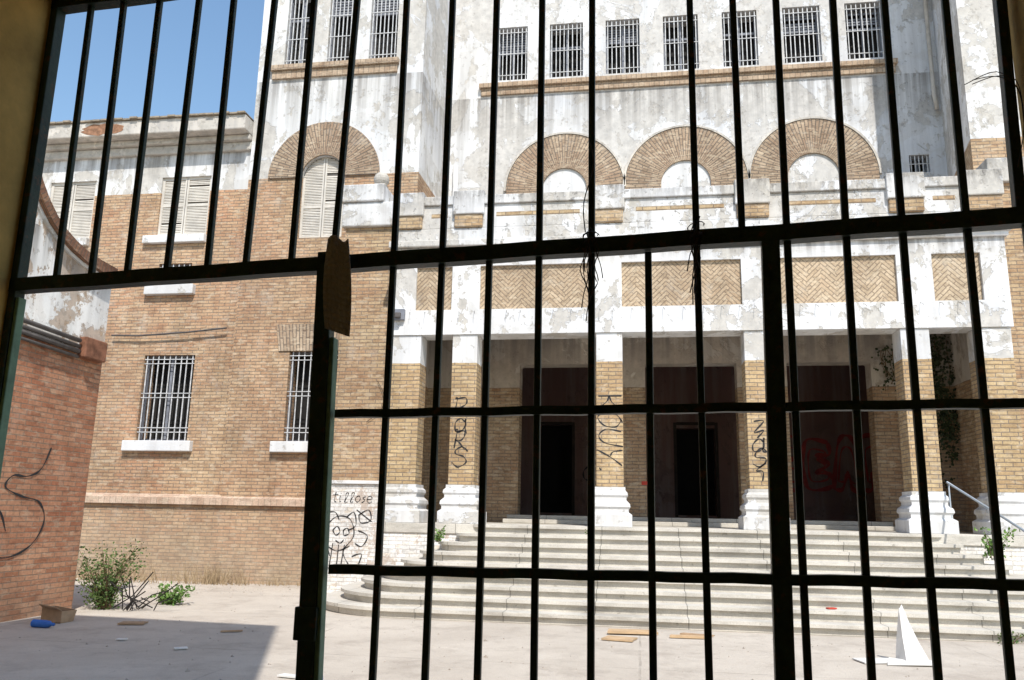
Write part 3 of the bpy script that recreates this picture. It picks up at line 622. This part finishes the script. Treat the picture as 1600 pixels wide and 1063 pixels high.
# rounded bubble lettering
m=MB(); bub=[[(0,0),(0,1),(.5,1.05),(.6,.75),(.3,.5),(.62,.3),(.55,-.02),(0,0)],[(.6,.95),(.1,1.0),(.0,.5),(.1,.0),(.65,.05),(.6,.3),(.3,.32),(.6,.5),(.3,.68),(.62,.7),(.6,.95)],[(0,0),(.15,.9),(.35,1.1),(.55,.9),(.65,0),(.45,.0),(.35,.3),(.2,.0),(0,0)],[(0,0),(0,1),(.45,1.05),(.62,.75),(.4,.5),(.66,.0),(.4,.0),(.25,.35),(.2,0),(0,0)]]
for i,L in enumerate(bub):
    ribbon(m,[(3.5+i*.72+a*1.05,2.35+b*1.25) for a,b in L],.11,FY(HY-.01-.002*i))
    ribbon(m,[(3.62+i*.72+a*.7,2.55+b*.8) for a,b in L],.05,FY(HY-.02-.002*i))
m.make('graffiti','red',P)['label']='faded red bubble letter graffiti in the hall'
tag('aH',-1.5,2.5,.5,FY(HY-.01),.04,P)
m=MB()
for s_ in ([(9.4,1.35),(9.65,1.75),(9.95,2.0),(10.12,1.75),(9.95,1.42),(9.65,1.45),(9.85,1.75),(10.25,1.5),(10.42,1.22)],[(11.1,2.42),(10.95,2.1),(10.7,1.98),(10.42,1.98),(10.30,1.82),(10.62,1.70),(11.0,1.62),(11.15,1.35),(10.95,1.02),(10.5,.86),(10.05,.95),(9.7,1.15)]): ribbon(m,s_,.032,FX(OX+.008))
m.make('graffiti','spray',O)['label']='large looping black tag on red brick wall'
# ---------------------------------------------------------------- gatehouse
ga=math.radians(3.7); gv=Vector((math.cos(ga),-math.sin(ga),0)); gn=Vector((math.sin(ga),math.cos(ga),0))
G=lambda p: gv*p[0]+gn*p[1]+Vector((0,0,p[2]))
K=thing('entrance_gatehouse',(0,0,0),'dark ochre plastered entrance passage around the iron gate','building')
m=MB(G); m.box(-5.1,-1.985,-3,2.03,-.05,12.7); m.make('passage_wall','ochre',K)  # real jamb below; unseen tall upper part added to cast the courtyard shadow
m=MB(G); m.box(.785,5,-3,2.03,-.05,5.5); m.make('passage_wall','ochre',K)
m=MB(G); m.box(-1.984,-1.5,-3,2.028,3.235,12.69); m.box(-1.499,.784,-3,2.028,3.235,5.49); m.box(-1.984,.784,-3.2,-3.0,-.05,3.234); m.make('passage_ceiling_shadow_block','ochre',K)  # ceiling and back wall, plus unseen upper mass shaped for the courtyard shadow
# ---------------------------------------------------------------- iron gate
I=thing('iron_gate',(0,2,0),'tall dark green iron barred gate with rusty rails','gate')
gd=2.0
def gbox(name,s0,s1,z0,z1,dep,mat='gate',tilt=(0,0),bevel=.003,off=0):
    m=MB(G); i=m.add([(s0+tilt[0],gd-dep/2+off,z0),(s1+tilt[0],gd-dep/2+off,z0),(s1+tilt[0],gd+dep/2+off,z0),(s0+tilt[0],gd+dep/2+off,z0),
      (s0+tilt[1],gd-dep/2+off,z1),(s1+tilt[1],gd-dep/2+off,z1),(s1+tilt[1],gd+dep/2+off,z1),(s0+tilt[1],gd+dep/2+off,z1)])
    for q in ((0,3,2,1),(4,5,6,7),(0,1,5,4),(1,2,6,5),(2,3,7,6),(3,0,4,7)): m.f.append(tuple(i+j for j in q)); m.mi.append(0); m.uv.append(None)
    return m.make(name,mat,I,bevel=bevel)
def rail(name,s0,s1,za,zb,h,dep):
    m=MB(G); n=24; prev=None
    for i in range(n+1):
        t=i/n; s=s0+(s1-s0)*t; z=za+(zb-za)*t+.0012*math.sin(i*1.9)
        cur=[(s,gd-dep/2,z-h/2),(s,gd+dep/2,z-h/2),(s,gd+dep/2,z+h/2),(s,gd-dep/2,z+h/2)]
        if prev:
            for a in range(4): b=(a+1)%4; m.poly([prev[a],prev[b],cur[b],cur[a]])
        else: m.poly(cur)
        prev=cur
    m.poly(prev); return m.make(name,'gate',I)
rail('rail',-1.984,.784,2.237,2.289,.040,.04)
rail('rail',-.915,.784,1.845,1.858,.021,.03)
rail('rail',-.905,.784,1.452,1.472,.023,.03)
rail('rail',-.905,.784,.35,.35,.03,.035)
rail('rail',-1.984,.784,3.195,3.195,.07,.04)
rail('rail',-.905,.784,.08,.08,.05,.04)
bw=.0085
for s0,s1 in [(-1.84,-1.85),(-1.72,-1.73),(-1.60,-1.60),(-1.47,-1.46),(-1.34,-1.34),(-1.22,-1.20),(-1.08,-1.07),(-.955,-.93)]:
    gbox('bar',-bw,bw,2.25,3.17,.016,tilt=(s0,s1))
for s0,s1 in [(-.78,-.78),(-.65,-.64),(-.52,-.51),(-.38,-.38),(-.25,-.24),(.02,.02)]: gbox('bar',-bw,bw,.06,3.17,.016,tilt=(s0,s1),off=.004)
gbox('bar',-bw,bw,.06,2.25,.016,tilt=(-.108,-.10),off=.004)
gbox('bar',-bw,bw,2.27,3.17,.016,tilt=(.13,.13))
for s0,s1 in [(.225,.24),(.35,.38),(.49,.50),(.63,.64)]: gbox('bar',-bw,bw,.06,3.17,.016,tilt=(s0,s1),off=.004)
gbox('post',-.012,.012,2.27,3.2,.03,tilt=(.75,.765))
gbox('bar',-bw,bw,.06,2.27,.016,tilt=(.76,.76))
gbox('post',-.021,.021,0,2.27,.04,tilt=(.165,.195))
gbox('post',-.026,.020,0,2.29,.035,tilt=(-.925,-.968),off=-.002)
gbox('post',-.012,.012,0,3.2,.04,tilt=(-1.972,-1.972))
gbox('hinge_strip',.0205,.034,.05,2.05,.03,mat='green',tilt=(-.925,-.965),off=.0)
gbox('hinge_strip',-.006,.006,.05,2.2,.03,mat='green',tilt=(-1.953,-1.953),off=.0)
gbox('latch_box',-.03,.03,1.28,1.36,.05,tilt=(-.955,-.955))
# rag
m=MB(G); nx,nz=8,16
def rp(i,j):
    u=i/nx;v=j/nz; w_=.074*(.8+.3*math.sin(v*2.6)); return (-.94+(u-.3)*w_+.012*v,gd-.03-.004*math.sin(u*7+v*2)-.008*math.sin(v*3.1),2.32-.25*v-.025*u*v+.010*math.sin(u*6)*(1-v))
for i in range(nx):
    for j in range(nz): m.poly([rp(i,j),rp(i+1,j),rp(i+1,j+1),rp(i,j+1)])
o=m.make('cloth_rag','rag',None,'ragged grey-brown cloth strip hanging over the gate rail','rag',smooth=True)
sm=o.modifiers.new('solid','SOLIDIFY'); sm.thickness=.003
def wires(c,z0,z1,n,spread,seed,label):
    random.seed(seed); m=MB(G)
    for _ in range(n):
        x=c+random.uniform(-.01,.01); pts=[]; z=z1-random.uniform(0,.05); e=z0+random.uniform(0,(z1-z0)*.5)
        while z>e: pts.append((x,gd-.03+random.uniform(-.012,.012),z)); x+=random.uniform(-spread,spread); z-=.035
        if len(pts)>2: m.tube(smoothpts(pts,3),.0015,4)
    for _ in range(4):
        zc=2.275+random.uniform(-.02,.02); m.tube([(c+.02*math.cos(a)+random.uniform(-.003,.003),gd-.0+.04*math.sin(a),zc+.004*a) for a in [i*.5 for i in range(14)]],.0015,4)
    if c<0: m.tube(smoothpts([(c,gd-.03,2.55),(c+.012,gd-.03,2.48),(c-.014,gd-.03,2.38),(c-.01,gd-.03,2.30)],4),.0015,4)
    m.make('tangled_wire','wire',None,label,'wire',group='wire scraps tied on the gate')
wires(-.245,2.06,2.33,8,.014,3,'rusty wire scraps twisted around a gate bar')
wires(.02,2.08,2.33,7,.012,5,'rusty wire scraps twisted around a gate bar')
random.seed(9); m=MB(G)
for _ in range(3):
    m.tube(smoothpts([(.67+random.uniform(-.02,.02),gd-.03,2.62+random.uniform(-.01,.01)),(.72,gd-.04,2.635+random.uniform(-.01,.01)),(.765,gd-.03,2.60+random.uniform(-.03,.02)),(.765,gd-.04,2.50),(.76+random.uniform(-.015,.01),gd-.03,2.40)],5),.0011,4)
m.make('tangled_wire','wire',None,'loose dark wires hanging beside the gate frame','wire',group='wire scraps tied on the gate')
# ---------------------------------------------------------------- plants
def plant(name,x,y,z,h,sp,n,leaf,ls,label,seed,cat='plant',stems=9,sg=.13):
    random.seed(seed); m=MB()
    tips=[]
    for _ in range(stems):
        a=random.uniform(0,6.28); r=random.uniform(.2,1)*sp; hh=h*random.uniform(.35,1)
        p=[(x+r*.2*math.cos(a),y,z),(x+r*.5*math.cos(a),y+r*.4*math.sin(a),z+hh*.55),(x+r*math.cos(a),y+r*math.sin(a),z+hh)]
        sp_=smoothpts(p,5); m.tube(sp_,[.008*(1-.7*i/len(sp_)) for i in range(len(sp_))],4,1); tips+=sp_[2:]
    for _ in range(n):
        c=random.choice(tips)+Vector((random.gauss(0,sg*sp+.01),random.gauss(0,sg*sp+.01),random.gauss(0,.06*h)))
        c.z=max(c.z,z+.01)
        d=Vector((random.gauss(0,1),random.gauss(0,1),random.gauss(.3,.6))).normalized(); s_=d.cross(Vector((random.gauss(0,1),random.gauss(0,1),random.gauss(0,1)))).normalized()
        L=ls*random.uniform(.5,1.3); wd=L*.32
        m.poly([c,c+d*L*.5+s_*wd,c+d*L,c+d*L*.5-s_*wd],0)
    return m.make(name,[leaf,'stem'],None,label,cat)
plant('overgrown_bush',-8.3,12.3,0,1.0,.5,2300,'leaf',.05,'wild green bush growing against the brick wall corner',1,stems=50,sg=.15)
plant('leafy_weed',-7.75,13.2,0,.34,.34,520,'leaf2',.07,'bright green weed growing on the courtyard',2,stems=14)
plant('leafy_weed',-3.55,14.55,1.07,.26,.16,160,'leaf2',.055,'small green weed sprouting from the steps',3,stems=6)
plant('leafy_weed',5.65,14.7,1.0,.5,.32,420,'leaf2',.065,'green weed growing at the end of the steps',4,stems=9)
plant('leafy_weed',4.9,12.5,.0,.14,.25,120,'leaf',.045,'low weed growing along the bottom step',5,stems=6)
plant('leafy_weed',-.85,14.8,1.22,.14,.1,50,'leaf',.045,'small green weed sprouting from the steps',12,stems=4)
def drygrass(x,y,z,h,sp,n,seed,label):
    random.seed(seed); m=MB()
    for _ in range(n):
        a=random.uniform(0,6.28); r=random.uniform(0,sp); bx,by=x+r*math.cos(a)*1.5,y+r*math.sin(a)*.5; hh=h*random.uniform(.3,1); dx,dy=random.gauss(0,.35)*hh,random.gauss(0,.3)*hh; w_=.006
        m.poly([(bx-w_,by,z),(bx+w_,by,z),(bx+dx*.5+w_*.6,by+dy*.5,z+hh*.6),(bx+dx*.5-w_*.6,by+dy*.5,z+hh*.6)]); m.poly([(bx+dx*.5-w_*.6,by+dy*.5,z+hh*.6),(bx+dx*.5+w_*.6,by+dy*.5,z+hh*.6),(bx+dx,by+dy,z+hh)])
    m.make('dry_grass','dry',None,label,'grass',kind='stuff')
drygrass(-9.0,16.9,0,.5,.6,260,21,'dry grass clump along the wall foot'); drygrass(-11.3,16.8,0,.55,1.0,300,22,'dry grass clump along the wall foot'); drygrass(-7.6,17.05,0,.25,.5,60,23,'dry grass clump along the wall foot')
def ivy(x0,x1,y,z0,z1,n,seed):
    random.seed(seed); m=MB()
    for v_ in range(7):
        x=random.uniform(x0,x1); z=z1; pts=[]; ze=z0+random.uniform(0,.4)*(z1-z0)
        while z>ze: pts.append((x,y-.03,z)); z-=.15; x=min(max(x+random.uniform(-.1,.1),x0),x1)
        m.tube(pts,.008,4,1)
        for _ in range(n//7):
            p=random.choice(pts); c=Vector(p)+Vector((random.gauss(0,.09),random.uniform(-.08,.02),random.gauss(0,.09))); d=Vector((random.gauss(0,1),random.gauss(0,.4),random.gauss(-.4,.8))).normalized(); s_=d.cross(Vector((0,1,.3))).normalized(); L=random.uniform(.04,.09)
            m.poly([c,c+d*L*.5+s_*L*.4,c+d*L,c+d*L*.5-s_*L*.4],0)
    m.make('ivy_plant',['ivy','stem'],None,'dark ivy climbing the porch wall beside a pier','plant')
ivy(5.95,6.62,18.45,1.9,5.4,1300,31); ivy(5.2,5.45,18.45,4.2,5.2,90,32)
# ---------------------------------------------------------------- debris
def board(name,x,y,z,l,w_,t,ang,mat,label,cat,tilt=0):
    m=MB()
    pts=[(-l/2,-w_/2),(l/2*.96,-w_/2*1.05),(l/2*.9,w_/2*.2),(l/2,w_/2*.9),(-l/2*.9,w_/2)]
    m.flat(pts,[],lambda a,b:(a,b,t)); m.flat(pts,[],lambda a,b:(a,b,0)); m.reveal(pts,lambda a,b:(a,b,0),lambda a,b:(a,b,t))
    o=m.make(name,mat,None,label,cat,bevel=.003); o.location=(x,y,z); o.rotation_euler=(tilt,0,ang); return o
board('wooden_board',-.12,11.95,.02,.7,.26,.03,.1,'ply','broken orange plywood board lying on the courtyard','board')
board('wooden_board',-.28,11.35,.01,.42,.30,.02,-.2,'ply','broken orange plywood board lying on the courtyard','board')
board('wooden_board',.62,11.75,.01,.50,.10,.03,.05,'ply','narrow wooden board lying on the courtyard','board')
board('wooden_board',.75,12.0,.01,.45,.10,.02,-.3,'card','brown board scrap lying near the steps','board')
board('cardboard_piece',-3.25,12.9,.01,.3,.2,.02,.6,'card','crumpled brown cardboard scrap near the steps','cardboard',tilt=.15)
board('cardboard_piece',-6.9,10.9,.01,.35,.2,.02,.3,'card','flattened brown cardboard scrap on the ground','cardboard')
board('paper_sheet',2.68,10.5,.01,.5,.3,.012,.3,'foam','white sheet lying flat on the courtyard','sheet')
m=MB(); dx=.12; q=[(2.86,10.4,0),(3.10,10.45,0),(3.11,10.47,.05),(3.03,10.5,.22),(2.95,10.52,.42),(2.88,10.54,.64),(2.85,10.52,.60),(2.86,10.5,.3)]
m.poly([(x+dx,y,z) for x,y,z in q]); m.poly([(x+dx,y,z) for x,y,z in [(2.86,10.4,0),(2.80,10.62,0),(2.82,10.6,.25),(2.85,10.52,.60),(2.86,10.5,.3)]]); m.poly([(x+dx,y,z) for x,y,z in [(2.6,10.25,.02),(3.12,10.3,.03),(3.16,10.42,.06),(2.95,10.5,.03),(2.7,10.55,.05)]])
o=m.make('white_panel','foam',None,'bent white broken panel standing on the courtyard','panel'); sm=o.modifiers.new('s','SOLIDIFY'); sm.thickness=.012
m=MB(); x,y=-8.15,10.7; W2=.3
m.poly([(x,y,0),(x+W2,y,0),(x+W2,y,.16),(x,y,.2)]);m.poly([(x,y+.25,0),(x+W2,y+.25,0),(x+W2+.02,y+.28,.15),(x,y+.25,.2)]);m.poly([(x,y,0),(x,y+.25,0),(x,y+.25,.2),(x,y,.2)]);m.poly([(x+W2,y,0),(x+W2,y+.25,0),(x+W2+.02,y+.28,.15),(x+W2,y,.16)]);m.poly([(x,y,.01),(x+W2,y,.01),(x+W2,y+.25,.01),(x,y+.25,.01)])
m.poly([(x,y,.2),(x+W2,y,.16),(x+W2+.03,y-.15,.22),(x+.03,y-.13,.26)])
o=m.make('cardboard_box','card',None,'open torn cardboard box beside the brick wall','box'); sm=o.modifiers.new('s','SOLIDIFY'); sm.thickness=.008
m=MB(); m.tube([(-7.95,10.3,.05),(-7.75,10.28,.05),(-7.70,10.275,.05),(-7.66,10.27,.05),(-7.62,10.265,.05)],[.05,.05,.045,.022,.02],12,0)
m.make('plastic_bottle','blue',None,'blue plastic bottle lying beside the brick wall','bottle',smooth=True)
random.seed(77); m=MB()
for _ in range(16):
    p=Vector((-7.85+random.gauss(0,.25),12.3+random.gauss(0,.15),.02)); q=p+Vector((random.gauss(0,.3),random.gauss(0,.2),random.uniform(.1,.55))); md=(p+q)/2+Vector((random.gauss(0,.06),0,random.gauss(0,.06))); m.tube([p,md,q],.010,5)
m.make('burnt_branches','char',None,'blackened tangle of burnt branches on the ground','branches')
board('plastic_scrap',-3.1,7.95,.01,.18,.12,.02,.4,'blue','blue plastic scrap lying on the ground','litter')
board('paper_scrap',-3.35,8.0,.01,.25,.1,.015,-.2,'foam','crumpled white paper scrap on the ground','litter')
board('paper_scrap',-5.2,9.2,.01,.15,.08,.015,.7,'foam','crumpled white paper scrap on the ground','litter')
board('paper_scrap',-6.2,9.6,.01,.12,.07,.015,.2,'foam','crumpled white paper scrap on the ground','litter')
board('wooden_board',-5.3,10.6,.01,.28,.06,.015,.5,'card','brown board scrap lying on bare ground','board')
board('plastic_scrap',2.75,13.1,.31,.14,.08,.02,.4,'redp','small red plastic scrap on the steps','litter')
random.seed(15); m=MB()
for _ in range(900):
    x=random.uniform(-8.5,6); y=random.uniform(7,16)
    if random.random()<.5: x=random.uniform(-12,-6.5); y=random.uniform(15,17.2)
    elif y>12.3 and x>-5.6: y=random.uniform(7,12.4)
    if x<-8.6 and y<12.2: continue
    s_=abs(random.gauss(0,.008))+.004; a=random.uniform(0,3)
    c=Vector((x,y,s_*.4)); v=[c+Vector((math.cos(a+i*2.1)*s_*random.uniform(.7,1.4),math.sin(a+i*2.1)*s_*random.uniform(.7,1.4),-s_*.4)) for i in range(3)]; t=c+Vector((0,0,s_*.6))
    for i in range(3): m.poly([v[i],v[(i+1)%3],t])
m.make('gravel','gravel',None,'scattered small stones and grit on the courtyard','gravel',kind='stuff')
